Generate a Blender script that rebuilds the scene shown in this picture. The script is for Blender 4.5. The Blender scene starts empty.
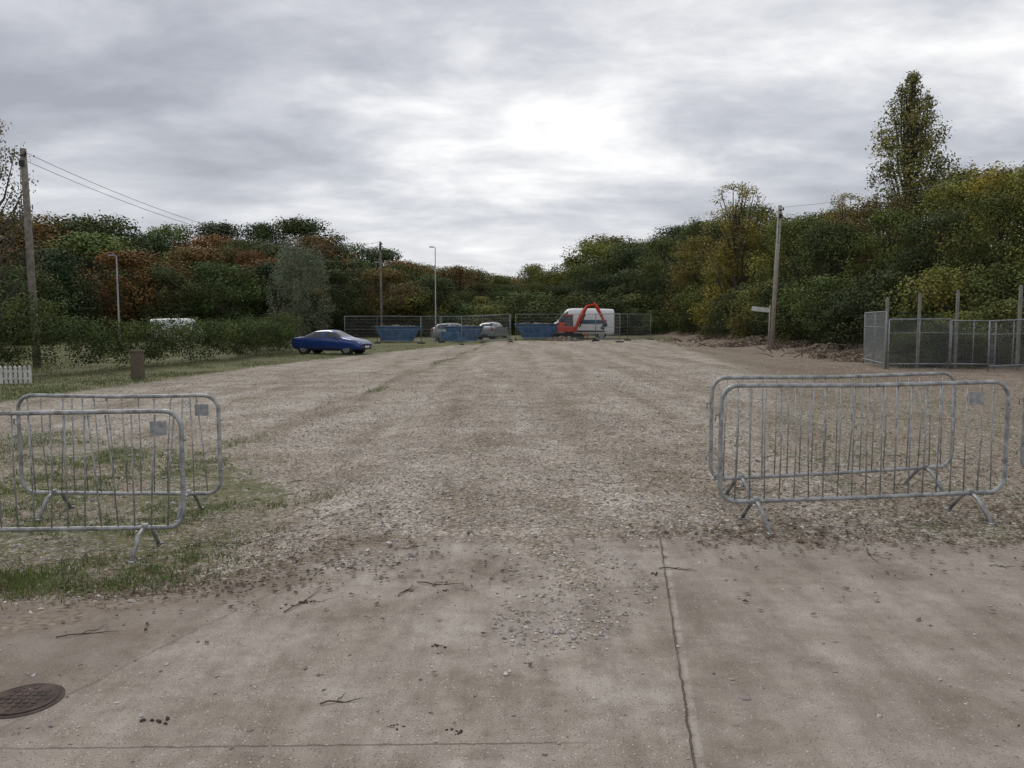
import bpy, math, random
import numpy as np
from mathutils import Vector, Matrix
rng=np.random.default_rng(7); random.seed(7)
scene=bpy.context.scene
scene.view_settings.view_transform='Standard'; scene.view_settings.look='None'; scene.view_settings.exposure=0

# ---------------------------------------------------------------- noise / terrain
def _h(ix,iy,s):
    n=(ix.astype(np.int64)*374761393+iy.astype(np.int64)*668265263+s*982451653)&0x7fffffff
    n=((n^(n>>13))*1274126177)&0x7fffffff
    return ((n^(n>>16))&0xffff)/65535.0
def vn(x,y,s=0):
    x=np.asarray(x,float);y=np.asarray(y,float)
    ix=np.floor(x);iy=np.floor(y);fx=x-ix;fy=y-iy
    fx=fx*fx*(3-2*fx);fy=fy*fy*(3-2*fy)
    a=_h(ix,iy,s);b=_h(ix+1,iy,s);c=_h(ix,iy+1,s);d=_h(ix+1,iy+1,s)
    return (a*(1-fx)+b*fx)*(1-fy)+(c*(1-fx)+d*fx)*fy
def fbm(x,y,s=0,o=4):
    x=np.asarray(x,float);y=np.asarray(y,float)
    r=0;a=.5;t=0
    for i in range(o):
        r=r+a*vn(x,y,s+i*17);t+=a;a*=.5;x=x*2.03+11;y=y*2.03+5
    return r/t
def ss(t):
    t=np.clip(t,0,1);return t*t*(3-2*t)
def H(x,y):
    x=np.asarray(x,float);y=np.asarray(y,float)
    h=-0.19*ss((-x-.9)/1.6)*ss((y-4.0)/1.5)
    h=h+0.14*np.clip(x-15.5,0,60)*ss((y-5)/15)
    h=h+0.6*ss((x-12.5)/4)*ss((y-30)/12)*(fbm(x*.5,y*.5,3))
    h=h+ss((y-95)/70)*(2.5*ss((-x-5)/50)*2+1.5*ss((x-10)/40))
    h=h+(fbm(x*.6,y*.6,5)-.5)*0.07*ss((y-5.8)/3)
    h=h+(fbm(x*2.5,y*2.5,9)-.5)*0.035*ss((y-5.8)/1.5)
    return h
def Hs(x,y): return float(H(np.array([x]),np.array([y]))[0])

def conc_edge(x): return np.interp(x,[-9,-3,-1.1,1.7,3.65,9],[3.6,4.55,5.72,5.80,5.55,5.3])
def masks(x,y):
    conc=ss((conc_edge(x)-y)/.26+.5)
    cx=.30+.12*np.sin(y*3)
    tongue=ss((y-3.6)/1.5)*np.exp(-((x-cx)/.25)**2)
    conc=conc-.72*tongue*(conc>0)
    t2=ss((y-4.9)/.8)*np.exp(-((x+1.15)/.4)**2);conc=conc-.40*t2*(conc>0)
    e=np.interp(y,[4,4.8,7.4,9,11.6,13],[-2.9,-1.9,-1.6,-2.6,-4.0,-7])
    near=ss((e-x)/.9+.4)*ss((y-conc_edge(x)+.15)/.4)*(1-.45*ss((y-9)/5))*ss((22-y)/6)
    near=near*np.interp(x,[-9,-5,-3,-1],[.6,.62,.66,.5])
    fe=np.interp(y,[10,17,33,45,58,66],[-13,-11,-9.2,-6.6,-3.5,14])
    far=ss((fe-x)/1.6+.5)*.95
    ln=np.interp(y,[11,51],[-4.1,-2.1])
    g0=np.exp(-((x-ln-.15*np.sin(y*.7))/np.interp(y,[11,50],[.24,.40]))**2)*ss((y-9)/3)
    strip=g0*(.38+.30*(fbm(x*.5,y*.5,91)>.52))
    ln2=np.interp(y,[14,51],[-7.2,-4.1])
    strip2=np.exp(-((x-ln2)/.4)**2)*ss((y-14)/6)*.34
    grass=np.maximum.reduce([near,far,strip,strip2])
    re=np.interp(y,[4,6,10,21,51,70],[1.9,2.0,2.5,6.3,10.0,11])
    rd=ss((x-re)/1.6+.3)*ss((y-conc_edge(x)+.25)/.4)
    gr=.46*rd*(1-ss((x-9)/5))
    grass=np.maximum(grass,gr)
    dirt=np.maximum(rd*np.interp(x,[2,7,11,15],[.52,.58,.95,1]),g0*.6)
    # worn wheel tracks running up the lot
    for off in (-1.1,.7):
        tx=np.interp(y,[6,20,55],[.4,.0,-1.4])+off*(1+.01*y)
        dirt=np.maximum(dirt,.40*np.exp(-((x-tx)/.32)**2)*ss((y-7)/3))
    edge=np.exp(-((y-conc_edge(x)+.06)/.28)**2)*np.where(x<-.9,.8,.5)
    edge=np.maximum(edge,np.exp(-((y-conc_edge(x)+.45)/.6)**2)*ss((-x-1.2)/1)*.62)
    dirt=np.maximum(dirt,edge)
    dirt=np.maximum(dirt,near*.8)
    return np.clip(conc,0,1),np.clip(grass,0,1),np.clip(dirt,0,1)

# ---------------------------------------------------------------- mesh helpers
def raw_mesh(name,v,f,mats,mi=None,col=None,smooth=False,attr='tint'):
    me=bpy.data.meshes.new(name)
    v=np.asarray(v,np.float32);f=np.asarray(f,np.int32);k=f.shape[1]
    me.vertices.add(len(v));me.vertices.foreach_set('co',v.ravel())
    me.loops.add(f.size);me.loops.foreach_set('vertex_index',f.ravel())
    me.polygons.add(len(f));me.polygons.foreach_set('loop_start',np.arange(0,f.size,k,dtype=np.int32))
    me.polygons.foreach_set('loop_total',np.full(len(f),k,np.int32))
    if mi is not None: me.polygons.foreach_set('material_index',np.asarray(mi,np.int32))
    me.polygons.foreach_set('use_smooth',np.full(len(f),smooth))
    for m in mats: me.materials.append(m)
    if col is not None:
        a=me.color_attributes.new(attr,'FLOAT_COLOR','POINT')
        c=np.ones((len(v),4),np.float32);c[:,:3]=col
        a.data.foreach_set('color',c.ravel())
    me.update(calc_edges=True)
    return me
def add_obj(name,data,loc=(0,0,0),rot=(0,0,0),scale=(1,1,1),parent=None,color=None):
    o=bpy.data.objects.new(name,data);scene.collection.objects.link(o)
    o.location=loc;o.rotation_euler=rot;o.scale=scale
    if parent: o.parent=parent
    if color: o.color=(*color,1)
    return o
class MB:
    def __init__(s): s.v=[];s.f=[];s.m=[];s.s=[]
    def tube(s,pts,r,n=8,mat=0,caps=True,flat=(1,1)):
        pts=[Vector(p) for p in pts];b=len(s.v)
        rr=r if hasattr(r,'__len__') else [r]*len(pts)
        up=None
        for i,p in enumerate(pts):
            d=(pts[min(i+1,len(pts)-1)]-pts[max(i-1,0)]).normalized()
            if up is None:
                ref=Vector((0,0,1)) if abs(d.z)<.9 else Vector((0,1,0))
                a=d.cross(ref).normalized()
            else:
                a=(up-d*up.dot(d)).normalized()
            up=a;c=d.cross(a)
            for j in range(n):
                t=2*math.pi*j/n
                s.v.append(p+a*math.cos(t)*rr[i]*flat[0]+c*math.sin(t)*rr[i]*flat[1])
        for i in range(len(pts)-1):
            for j in range(n):
                s.f.append((b+i*n+j,b+i*n+(j+1)%n,b+(i+1)*n+(j+1)%n,b+(i+1)*n+j));s.m.append(mat);s.s.append(n>4)
        if caps:
            s.f.append(tuple(b+j for j in range(n))[::-1]);s.m.append(mat);s.s.append(False)
            q=b+(len(pts)-1)*n;s.f.append(tuple(q+j for j in range(n)));s.m.append(mat);s.s.append(False)
    def box(s,c,size,mat=0,rot=None,taper=1.0,bev=0.0):
        hx,hy,hz=[q/2 for q in size];b=len(s.v);R=rot or Matrix.Identity(3)
        if bev>0:
            ring=[(-hx+bev,-hy),(hx-bev,-hy),(hx,-hy+bev),(hx,hy-bev),(hx-bev,hy),(-hx+bev,hy),(-hx,hy-bev),(-hx,-hy+bev)]
        else: ring=[(-hx,-hy),(hx,-hy),(hx,hy),(-hx,hy)]
        n=len(ring)
        for z,t in((-hz,1),(hz,taper)):
            for x,y in ring: s.v.append(Vector(c)+R@Vector((x*t,y*t,z)))
        for j in range(n): s.f.append((b+j,b+(j+1)%n,b+n+(j+1)%n,b+n+j));s.m.append(mat);s.s.append(False)
        s.f.append(tuple(range(b+n-1,b-1,-1)));s.m.append(mat);s.s.append(False)
        s.f.append(tuple(range(b+n,b+2*n)));s.m.append(mat);s.s.append(False)
    def mesh(s,name,mats):
        me=bpy.data.meshes.new(name);me.from_pydata([tuple(v) for v in s.v],[],s.f)
        for m in mats: me.materials.append(m)
        me.polygons.foreach_set('material_index',s.m);me.polygons.foreach_set('use_smooth',s.s);me.update();return me

# ---------------------------------------------------------------- materials
class NT:
    def __init__(s,name,world=False):
        if world:
            w=bpy.data.worlds.new(name);s.id=w
        else: s.id=bpy.data.materials.new(name)
        s.id.use_nodes=True;s.t=s.id.node_tree;s.t.nodes.clear()
    def n(s,ty,ins=None,**pr):
        nd=s.t.nodes.new(ty)
        for k,v in pr.items(): setattr(nd,k,v)
        for k,v in (ins or {}).items(): s.put(nd.inputs[k],v)
        return nd
    def put(s,sock,v):
        if isinstance(v,bpy.types.NodeSocket): s.t.links.new(v,sock)
        elif isinstance(v,bpy.types.Node): s.t.links.new(v.outputs[0],sock)
        else: sock.default_value=v
    def m(s,op,a,b=0.0,c=0.0,clamp=False):
        return s.n('ShaderNodeMath',{0:a,1:b,2:c},operation=op,use_clamp=clamp).outputs[0]
    def mix(s,f,a,b,bt='MIX'):
        nd=s.n('ShaderNodeMix',data_type='RGBA',blend_type=bt)
        s.put(nd.inputs[0],f)
        for i,v in((6,a),(7,b)):
            if isinstance(v,tuple) and len(v)==3: v=(*v,1)
            s.put(nd.inputs[i],v)
        return nd.outputs[2]
    def ramp(s,f,stops,interp='LINEAR'):
        nd=s.n('ShaderNodeValToRGB');cr=nd.color_ramp;cr.interpolation=interp
        while len(cr.elements)<len(stops): cr.elements.new(.5)
        for e,(p,c) in zip(cr.elements,stops):
            e.position=p;e.color=(*c,1) if len(c)==3 else c
        s.put(nd.inputs[0],f);return nd.outputs[0]
    def mr(s,v,a,b,c=0.,d=1.):
        nd=s.n('ShaderNodeMapRange',{0:v,1:a,2:b,3:c,4:d},interpolation_type='SMOOTHSTEP');return nd.outputs[0]
    def noise(s,vec,scale,detail=5,rough=.6,dist=0.):
        return s.n('ShaderNodeTexNoise',{'Vector':vec,'Scale':scale,'Detail':detail,'Roughness':rough,'Distortion':dist}).outputs[0]
    def out(s,color,rough=.8,metal=0.,spec=.5,normal=None,extra=None):
        b=s.n('ShaderNodeBsdfPrincipled',{'Roughness':rough,'Metallic':metal,'Specular IOR Level':spec})
        if isinstance(color,tuple): color=(*color[:3],1)
        s.put(b.inputs['Base Color'],color)
        if normal is not None: s.put(b.inputs['Normal'],normal)
        for k,v in (extra or {}).items(): s.put(b.inputs[k],v)
        o=s.n('ShaderNodeOutputMaterial');s.t.links.new(b.outputs[0],o.inputs[0]);return s.id
def simple(name,col,rough=.6,metal=0.,var=.25,scale=6.,spec=.5,extra=None,bump=0.):
    t=NT(name);tc=t.n('ShaderNodeTexCoord').outputs['Object']
    nz=t.noise(tc,scale,4,.65)
    f=t.mr(nz,.3,.7,1-var,1+var*.5)
    c=t.n('ShaderNodeVectorMath',{0:(*col,),1:(1,1,1)},operation='MULTIPLY')
    comb=t.n('ShaderNodeCombineXYZ',{0:f,1:f,2:f});t.put(c.inputs[1],comb)
    nm=None
    if bump>0: nm=t.n('ShaderNodeBump',{'Height':nz,'Strength':bump,'Distance':.02}).outputs[0]
    return t.out(c.outputs[0],rough,metal,spec,nm,extra)

def leaf_mat(name):
    t=NT(name)
    oi=t.n('ShaderNodeObjectInfo');a=t.n('ShaderNodeAttribute',attribute_name='tint')
    c=t.mix(1.,oi.outputs['Color'],a.outputs['Color'],'MULTIPLY')
    b=t.n('ShaderNodeBsdfPrincipled',{'Roughness':.7,'Specular IOR Level':.12,'Base Color':c})
    o=t.n('ShaderNodeOutputMaterial');t.t.links.new(b.outputs[0],o.inputs[0])
    return t.id
LEAF=leaf_mat('leaves')
BARK=simple('bark',(.085,.07,.055),.9,scale=9)
def attr_mat(name,rough=.85):
    t=NT(name);a=t.n('ShaderNodeAttribute',attribute_name='tint');return t.out(a.outputs['Color'],rough,0,.25)
PEB=attr_mat('pebble_stone');BLADE=attr_mat('grass_blade',.7);LITTER=attr_mat('dry_leaf')

GALV=simple('galvanised_steel',(.37,.38,.38),.5,.4,.5,14)
GALVD=simple('galvanised_wire',(.26,.28,.29),.6,.3,.3,10)
PLATE=simple('plate_metal',(.33,.34,.35),.6,.1,.35,20)
WOOD=simple('pole_timber',(.20,.175,.145),.9,0,.4,5,bump=.4)
WOODL=simple('pole_timber_grey',(.33,.30,.25),.9,0,.3,5,bump=.4)
CABLE=simple('cable',(.10,.10,.105),.6)
WHITEP=simple('white_paint',(.78,.79,.79),.35,0,.08,2)
WHITEF=simple('white_fence_paint',(.62,.62,.59),.6,0,.25,5)
GLASS=simple('vehicle_glass',(.02,.025,.03),.08,0,.1,1,spec=.7)
TYRE=simple('tyre_rubber',(.02,.02,.02),.85)
RIM=simple('alloy_rim',(.4,.41,.43),.35,.7)
DARK=simple('dark_plastic',(.025,.025,.028),.7)
CARBLUE=simple('blue_car_paint',(.008,.035,.18),.25,.1,.05,1,extra={'Coat Weight':.6,'Coat Roughness':.05})
CARSIL=simple('silver_car_paint',(.30,.32,.34),.3,.4,.05,1,extra={'Coat Weight':.5})
LAMPC=simple('headlamp',(.7,.72,.75),.15)
LAMPR=simple('tail_lamp',(.35,.02,.02),.2)
REDP=simple('red_machine_paint',(.50,.05,.025),.45,0,.2,4)
BANNER=simple('blue_banner',(.075,.15,.26),.6,0,.6,2.5)
SKIPB=simple('skip_blue_paint',(.05,.12,.24),.6,0,.5,3)
SOIL=simple('soil_pale',(.26,.21,.155),.95,0,.5,5)
RUST=simple('rusty_iron',(.075,.05,.04),.85,.1,.6,12,bump=.5)
CONP=simple('old_concrete_post',(.22,.21,.18),.9,0,.3,7)

# ---------------------------------------------------------------- ground
def ground_material():
    t=NT('ground_surface')
    pos=t.n('ShaderNodeNewGeometry').outputs['Position']
    sx=t.n('ShaderNodeSeparateXYZ',{0:pos});X,Y=sx.outputs[0],sx.outputs[1]
    at=t.n('ShaderNodeAttribute',attribute_name='mask')
    sp=t.n('ShaderNodeSeparateColor',{0:at.outputs['Color']})
    n1=t.noise(pos,.8,4,.62);n2=t.noise(pos,9,4,.7);n3=t.noise(pos,34,3,.7)
    n4=t.noise(t.n('ShaderNodeVectorMath',{0:pos,1:(31,7,3)},operation='ADD').outputs[0],2.3,6,.68)
    def thr(m,amp1,amp2,amp3,lo,hi,na=n1):
        s_=t.m('ADD',m,t.m('MULTIPLY',t.m('SUBTRACT',na,.5),amp1))
        s_=t.m('ADD',s_,t.m('MULTIPLY',t.m('SUBTRACT',n2,.5),amp2))
        s_=t.m('ADD',s_,t.m('MULTIPLY',t.m('SUBTRACT',n3,.5),amp3))
        return t.mr(s_,lo,hi)
    fc=thr(sp.outputs[0],.25,.7,.6,.44,.56)
    fg=thr(sp.outputs[1],1.2,.9,.7,.48,.72)
    fd=thr(sp.outputs[2],1.2,.9,.6,.38,.72,n4)
    v1=t.n('ShaderNodeTexVoronoi',{'Vector':pos,'Scale':36.,'Randomness':1.})
    v2=t.n('ShaderNodeTexVoronoi',{'Vector':pos,'Scale':95.,'Randomness':1.})
    r1=t.n('ShaderNodeSeparateColor',{0:v1.outputs['Color']})
    r2=t.n('ShaderNodeSeparateColor',{0:v2.outputs['Color']})
    c1=t.ramp(r1.outputs[0],[(0,(.11,.092,.074)),(.35,(.26,.225,.187)),(.7,(.40,.36,.31)),(.92,(.54,.50,.45)),(1,(.76,.73,.68))])
    c2=t.ramp(r2.outputs[0],[(0,(.14,.118,.097)),(.5,(.31,.272,.228)),(1,(.52,.48,.425))])
    grav=t.mix(.45,c1,c2)
    st=t.n('ShaderNodeVectorMath',{0:pos,1:(1.1,.10,1)},operation='MULTIPLY').outputs[0]
    trk=t.noise(st,1.0,4,.6,.3)
    grav=t.mix(1.,grav,t.ramp(trk,[(.34,(.76,.725,.66)),(.48,(.98,.965,.94)),(.62,(1.14,1.15,1.16))]),'MULTIPLY')
    grav=t.mix(1.,grav,t.ramp(n1,[(.34,(.78,.74,.665)),(.5,(1.0,.985,.96)),(.64,(1.13,1.13,1.13))]),'MULTIPLY')
    grav=t.mix(1.,grav,t.ramp(n4,[(.34,(.76,.73,.70)),(.5,(1,1,1)),(.64,(1.10,1.10,1.10))]),'MULTIPLY')
    sl=t.noise(pos,1.7,6,.68);fine=t.noise(pos,150,2,.7)
    con=t.ramp(sl,[(.32,(.215,.180,.148)),(.48,(.300,.260,.222)),(.66,(.395,.357,.315))])
    con=t.mix(1.,con,t.ramp(fine,[(.3,(.68,.68,.68)),(.5,(1,1,1)),(.72,(1.35,1.35,1.35))]),'MULTIPLY')
    sw=t.n('ShaderNodeVectorMath',{0:pos,1:(4.5,.7,1)},operation='MULTIPLY').outputs[0]
    con=t.mix(1.,con,t.ramp(t.noise(sw,1.2,5,.65),[(.34,(.82,.805,.79)),(.5,(1,1,1)),(.66,(1.13,1.13,1.13))]),'MULTIPLY')
    con=t.mix(1.,con,t.ramp(n2,[(.3,(.84,.82,.80)),(.5,(1,1,1)),(.68,(1.1,1.1,1.1))]),'MULTIPLY')
    con=t.mix(t.mr(n4,.55,.68,0,.36),con,(.150,.120,.094))
    v3=t.n('ShaderNodeTexVoronoi',{'Vector':pos,'Scale':75.});r3=t.n('ShaderNodeSeparateColor',{0:v3.outputs['Color']})
    spk=t.m('MULTIPLY',t.mr(v3.outputs['Distance'],.18,.34,1,0),t.mr(r3.outputs[1],.74,.82))
    spd=t.m('MULTIPLY',t.mr(v3.outputs['Distance'],.2,.36,1,0),t.mr(r3.outputs[2],.80,.88))
    con=t.mix(t.m('MULTIPLY',spk,.75),con,(.66,.63,.57))
    con=t.mix(t.m('MULTIPLY',spd,.65),con,(.085,.07,.058))
    ll=t.m('SUBTRACT',X,t.m('ADD',-1.0,t.m('MULTIPLY',t.m('SUBTRACT',Y,5.75),.366)))
    llw=t.m('ADD',ll,t.m('MULTIPLY',t.m('SUBTRACT',n4,.5),1.1))
    con=t.mix(t.mr(llw,-.25,.22,.52,0.),con,(.148,.115,.090))
    l1=t.m('SUBTRACT',X,t.m('ADD',1.09,t.m('MULTIPLY',t.m('SUBTRACT',Y,5.75),.144)))
    con=t.mix(t.mr(l1,-.01,.01,0.,.22),con,(.225,.190,.160))
    wob=t.m('MULTIPLY',t.m('SUBTRACT',n2,.5),.035)
    j1=t.mr(t.m('ABSOLUTE',t.m('ADD',l1,wob)),.001,.007,.75,0)
    l2=t.m('SUBTRACT',Y,t.m('ADD',2.90,t.m('MULTIPLY',X,.02)))
    j2=t.m('MULTIPLY',t.mr(t.m('ABSOLUTE',t.m('ADD',l2,wob)),.001,.010,.65,0),t.mr(X,.0,.55,1,0))
    l3=t.m('SUBTRACT',Y,4.66)
    j3=t.m('MULTIPLY',t.mr(t.m('ABSOLUTE',t.m('ADD',l3,wob)),.002,.008,.5,0),t.mr(t.m('ABSOLUTE',t.m('SUBTRACT',X,.55)),.25,.5,1,0))
    j4=t.mr(t.m('ABSOLUTE',t.m('ADD',ll,t.m('MULTIPLY',wob,2.5))),.002,.014,.32,0)
    jj=t.m('MAXIMUM',t.m('MAXIMUM',j1,j2),t.m('MAXIMUM',j3,j4))
    jj=t.m('MULTIPLY',jj,t.mr(n4,.36,.54,.2,1))
    pale=t.m('MULTIPLY',t.mr(t.m('ABSOLUTE',t.m('SUBTRACT',l1,.024)),.004,.022,.45,0),t.mr(n2,.4,.55,.2,1))
    con=t.mix(pale,con,(.48,.44,.39))
    con=t.mix(jj,con,(.065,.050,.040))
    base=t.mix(fc,grav,con)
    dn=t.noise(pos,22,4,.75)
    dc=t.ramp(dn,[(.34,(.062,.043,.029)),(.5,(.158,.112,.076)),(.64,(.28,.215,.155))])
    dstr=t.m('MULTIPLY',fd,.84)
    base=t.mix(dstr,base,t.mix(.3,dc,grav))
    gc=t.ramp(dn,[(.30,(.038,.050,.015)),(.5,(.094,.114,.036)),(.68,(.18,.185,.078))])
    gc=t.mix(t.mr(n4,.42,.62,0,.6),gc,(.165,.14,.068))
    base=t.mix(t.m('MULTIPLY',fg,.86),base,gc)
    hg=t.m('SUBTRACT',1.,v1.outputs['Distance'])
    hgrav=t.m('ADD',t.m('MULTIPLY',hg,.014),t.m('MULTIPLY',n3,.014))
    hcon=t.m('ADD',t.m('MULTIPLY',fine,.0026),t.m('MULTIPLY',j1,-.012))
    hm=t.n('ShaderNodeMix',data_type='FLOAT');t.put(hm.inputs[0],t.mr(sp.outputs[0],.4,.6));t.put(hm.inputs[2],hgrav);t.put(hm.inputs[3],hcon)
    bp=t.n('ShaderNodeBump',{'Height':hm.outputs[0],'Strength':.9,'Distance':1.})
    return t.out(base,.9,0,.2,bp.outputs[0])
def axis_pos(a,b,g,first):
    out=[a];s=first
    while out[-1]<b: out.append(out[-1]+s);s=first+g*(out[-1]-a)
    return np.array(out)
ys=axis_pos(2.0,9.0,0.003,.05);ys2=axis_pos(ys[-1],2500,.022,.075)[1:]
ysn=-axis_pos(-1.95,60,.08,.1)
ys=np.concatenate([np.sort(ysn),ys,ys2]);ys=np.unique(np.round(ys,4))
xr=np.concatenate([axis_pos(0,5,0.002,.05),axis_pos(5.06,1500,.03,.07)])
xs=np.unique(np.round(np.concatenate([-xr,xr]),4))
GX,GY=np.meshgrid(xs,ys);gx=GX.ravel();gy=GY.ravel();gz=H(gx,gy)
c_,g_,d_=masks(gx,gy)
nx=len(xs);ny=len(ys)
ii=(np.arange(ny-1)[:,None]*nx+np.arange(nx-1)[None,:]).ravel()
F=np.stack([ii,ii+1,ii+nx+1,ii+nx],1)
gme=raw_mesh('ground',np.stack([gx,gy,gz],1),F,[ground_material()],None,np.stack([c_,g_,d_],1),True,'mask')
add_obj('ground',gme)

# ---------------------------------------------------------------- small scatter
def fancoords(n,y0,y1,spread=.72,p=1.0):
    u=rng.random(n);y=y0*(y1/y0)**(u**p)
    lim=y*spread+.5
    x=(rng.random(n)*2-1)*lim
    return x,y
def scatter_pebbles():
    x,y=fancoords(240000,2.6,28)
    c,g,d=masks(x,y)
    keepp=np.where(c>.5,.010+.16*(np.exp(-((conc_edge(x)-y)/.40)**2))*(fbm(x*2,y*2,33)>.5),.85*(1-.6*g)*(1-.35*d))
    keepp=np.where((c>.2)&(c<.98),np.maximum(keepp,.5),keepp)
    k=rng.random(len(x))<keepp*(.2+1.1*fbm(x*1.5,y*1.5,31))
    x=x[k];y=y[k];n=len(x)
    s=(.0034+.0090*rng.random(n)**2.2)*(1+.03*y)
    big=rng.random(n)<.012;s[big]*=1.9
    base=np.array([[1,0,0],[0,1,0],[-1,0,0],[0,-1,0],[0,0,1],[0,0,-1]],float)
    F0=np.array([[0,1,4],[1,2,4],[2,3,4],[3,0,4],[1,0,5],[2,1,5],[3,2,5],[0,3,5]])
    V=base[None]*(s[:,None,None]*np.stack([1+.5*rng.random(n),.7+.4*rng.random(n),.45+.35*rng.random(n)],1)[:,None,:])
    V=V+rng.normal(0,.16,(n,6,3))*s[:,None,None]
    a=rng.random(n)*6.28;ca,sa=np.cos(a),np.sin(a)
    vx=V[:,:,0]*ca[:,None]-V[:,:,1]*sa[:,None];vy=V[:,:,0]*sa[:,None]+V[:,:,1]*ca[:,None]
    V=np.stack([vx+x[:,None],vy+y[:,None],V[:,:,2]+(H(x,y)+s*.25)[:,None]],2)
    Fi=(F0[None]+6*np.arange(n)[:,None,None]).reshape(-1,3)
    b=(.20+.34*rng.random(n)**1.2);w=rng.random(n)<.07;b[w]=.68
    col=np.stack([b*1.04,b*(.92+.05*rng.random(n)),b*(.79+.15*rng.random(n))],1)
    me=raw_mesh('gravel',V.reshape(-1,3),Fi,[PEB],None,np.repeat(col,6,0))
    add_obj('gravel',me)
scatter_pebbles()
def blades(name,x,y,h,w,cols):
    n=len(x);a=rng.random(n)*6.28;lean=rng.normal(0,.45,(n,2))
    z=H(x,y)-.004
    p0=np.stack([x-np.cos(a)*w,y-np.sin(a)*w,z],1);p1=np.stack([x+np.cos(a)*w,y+np.sin(a)*w,z],1)
    p2=np.stack([x+lean[:,0]*h,y+lean[:,1]*h,z+h],1)
    V=np.stack([p0,p1,p2],1).reshape(-1,3);Fi=np.arange(3*n).reshape(-1,3)
    me=raw_mesh(name,V,Fi,[BLADE],None,np.repeat(cols,3,0));return add_obj(name,me)
def gcols(n,dry):
    t=rng.random(n)[:,None];d=(rng.random(n)<dry)[:,None]
    g=np.array([.060,.112,.020])*(1-t)+np.array([.16,.235,.055])*t
    b=np.array([.25,.21,.10])*(.6+.6*t)
    return np.where(d,b,g)
def near_grass():
    n=300000
    x=rng.random(n)*7.5-9+.4;y=4.3+rng.random(n)*9
    x2=rng.random(80000)*7+1.7;y2=5.6+rng.random(80000)*10
    x=np.concatenate([x,x2]);y=np.concatenate([y,y2])
    c,g,d=masks(x,y)
    pat=fbm(x*1.3,y*1.3,77,5)
    fine=fbm(x*7,y*7,78,3)
    lush=np.exp(-(((x+3.3)/.9)**2+((y-5.35)/.5)**2))
    p=g*np.clip((pat-.46)*5,0,1)*np.clip((fine-.36)*4,0,1)*(1-c)
    p=np.maximum(p,1.3*lush*np.clip((fine-.3)*4,0,1)*np.clip((pat-.25)*5,0,1))
    p=np.where(x>1.5,p*.55,p)
    k=rng.random(len(x))<p
    x=x[k];y=y[k];m=len(x)
    h=(.02+.055*rng.random(m)**1.5)*(1+.7*np.exp(-(((x+3.3)/1.)**2+((y-5.35)/.5)**2)))
    blades('grass',x,y,h,.0024+.002*rng.random(m),gcols(m,.25))
    n=170000
    y=15*(56/15)**rng.random(n);x=-y*.68+rng.random(n)*(y*.68+1)
    c,g,d=masks(x,y);pat=fbm(x*.7,y*.7,79,4)
    k=(rng.random(n)<np.clip(g*1.3-.45,0,1)*np.clip((pat-.3)*3,0,1))
    x=x[k];y=y[k];m=len(x)
    blades('grass_verge',x,y,.03+.08*rng.random(m)**2,.006+.008*rng.random(m),gcols(m,.30)*.85)
near_grass()
def litter():
    xs_,ys_=[],[]
    for (cx,cy,sx_,sy_,n) in [(-2.6,5.0,1.1,.30,1500),(-1.6,5.9,.7,.6,500),(2.1,5.75,.7,.2,450),(3.8,6.3,1.3,.6,1800),(4.5,8,1.6,1.5,2000),(-4,7.5,1.8,1.4,800),(1.3,5.95,.4,.2,90),(0,4.5,1.8,.8,50),(6.5,14,3,4,1800),(-3.5,12,.7,2.5,300),(11,22,3,6,2500)]:
        xs_.append(rng.normal(cx,sx_,n));ys_.append(rng.normal(cy,sy_,n))
    x=np.concatenate(xs_);y=np.concatenate(ys_);k=y>2.2;x=x[k];y=y[k];n=len(x)
    s=(.007+.014*rng.random(n))*(1+.04*y);a=rng.random(n)*6.28
    q=np.array([[-1,0],[0,-.55],[1,0],[0,.55]])
    vx=(q[None,:,0]*np.cos(a)[:,None]-q[None,:,1]*np.sin(a)[:,None])*s[:,None]+x[:,None]
    vy=(q[None,:,0]*np.sin(a)[:,None]+q[None,:,1]*np.cos(a)[:,None])*s[:,None]+y[:,None]
    vz=H(x,y)[:,None]+.006+rng.random((n,4))*.014
    t=rng.random(n)[:,None];col=np.array([.07,.05,.036])*(1-t)+np.array([.22,.17,.11])*t
    me=raw_mesh('leaf_litter',np.stack([vx,vy,vz],2).reshape(-1,3),np.arange(4*n).reshape(-1,4),[LITTER],None,np.repeat(col,4,0))
    add_obj('leaf_litter',me)
litter()
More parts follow.
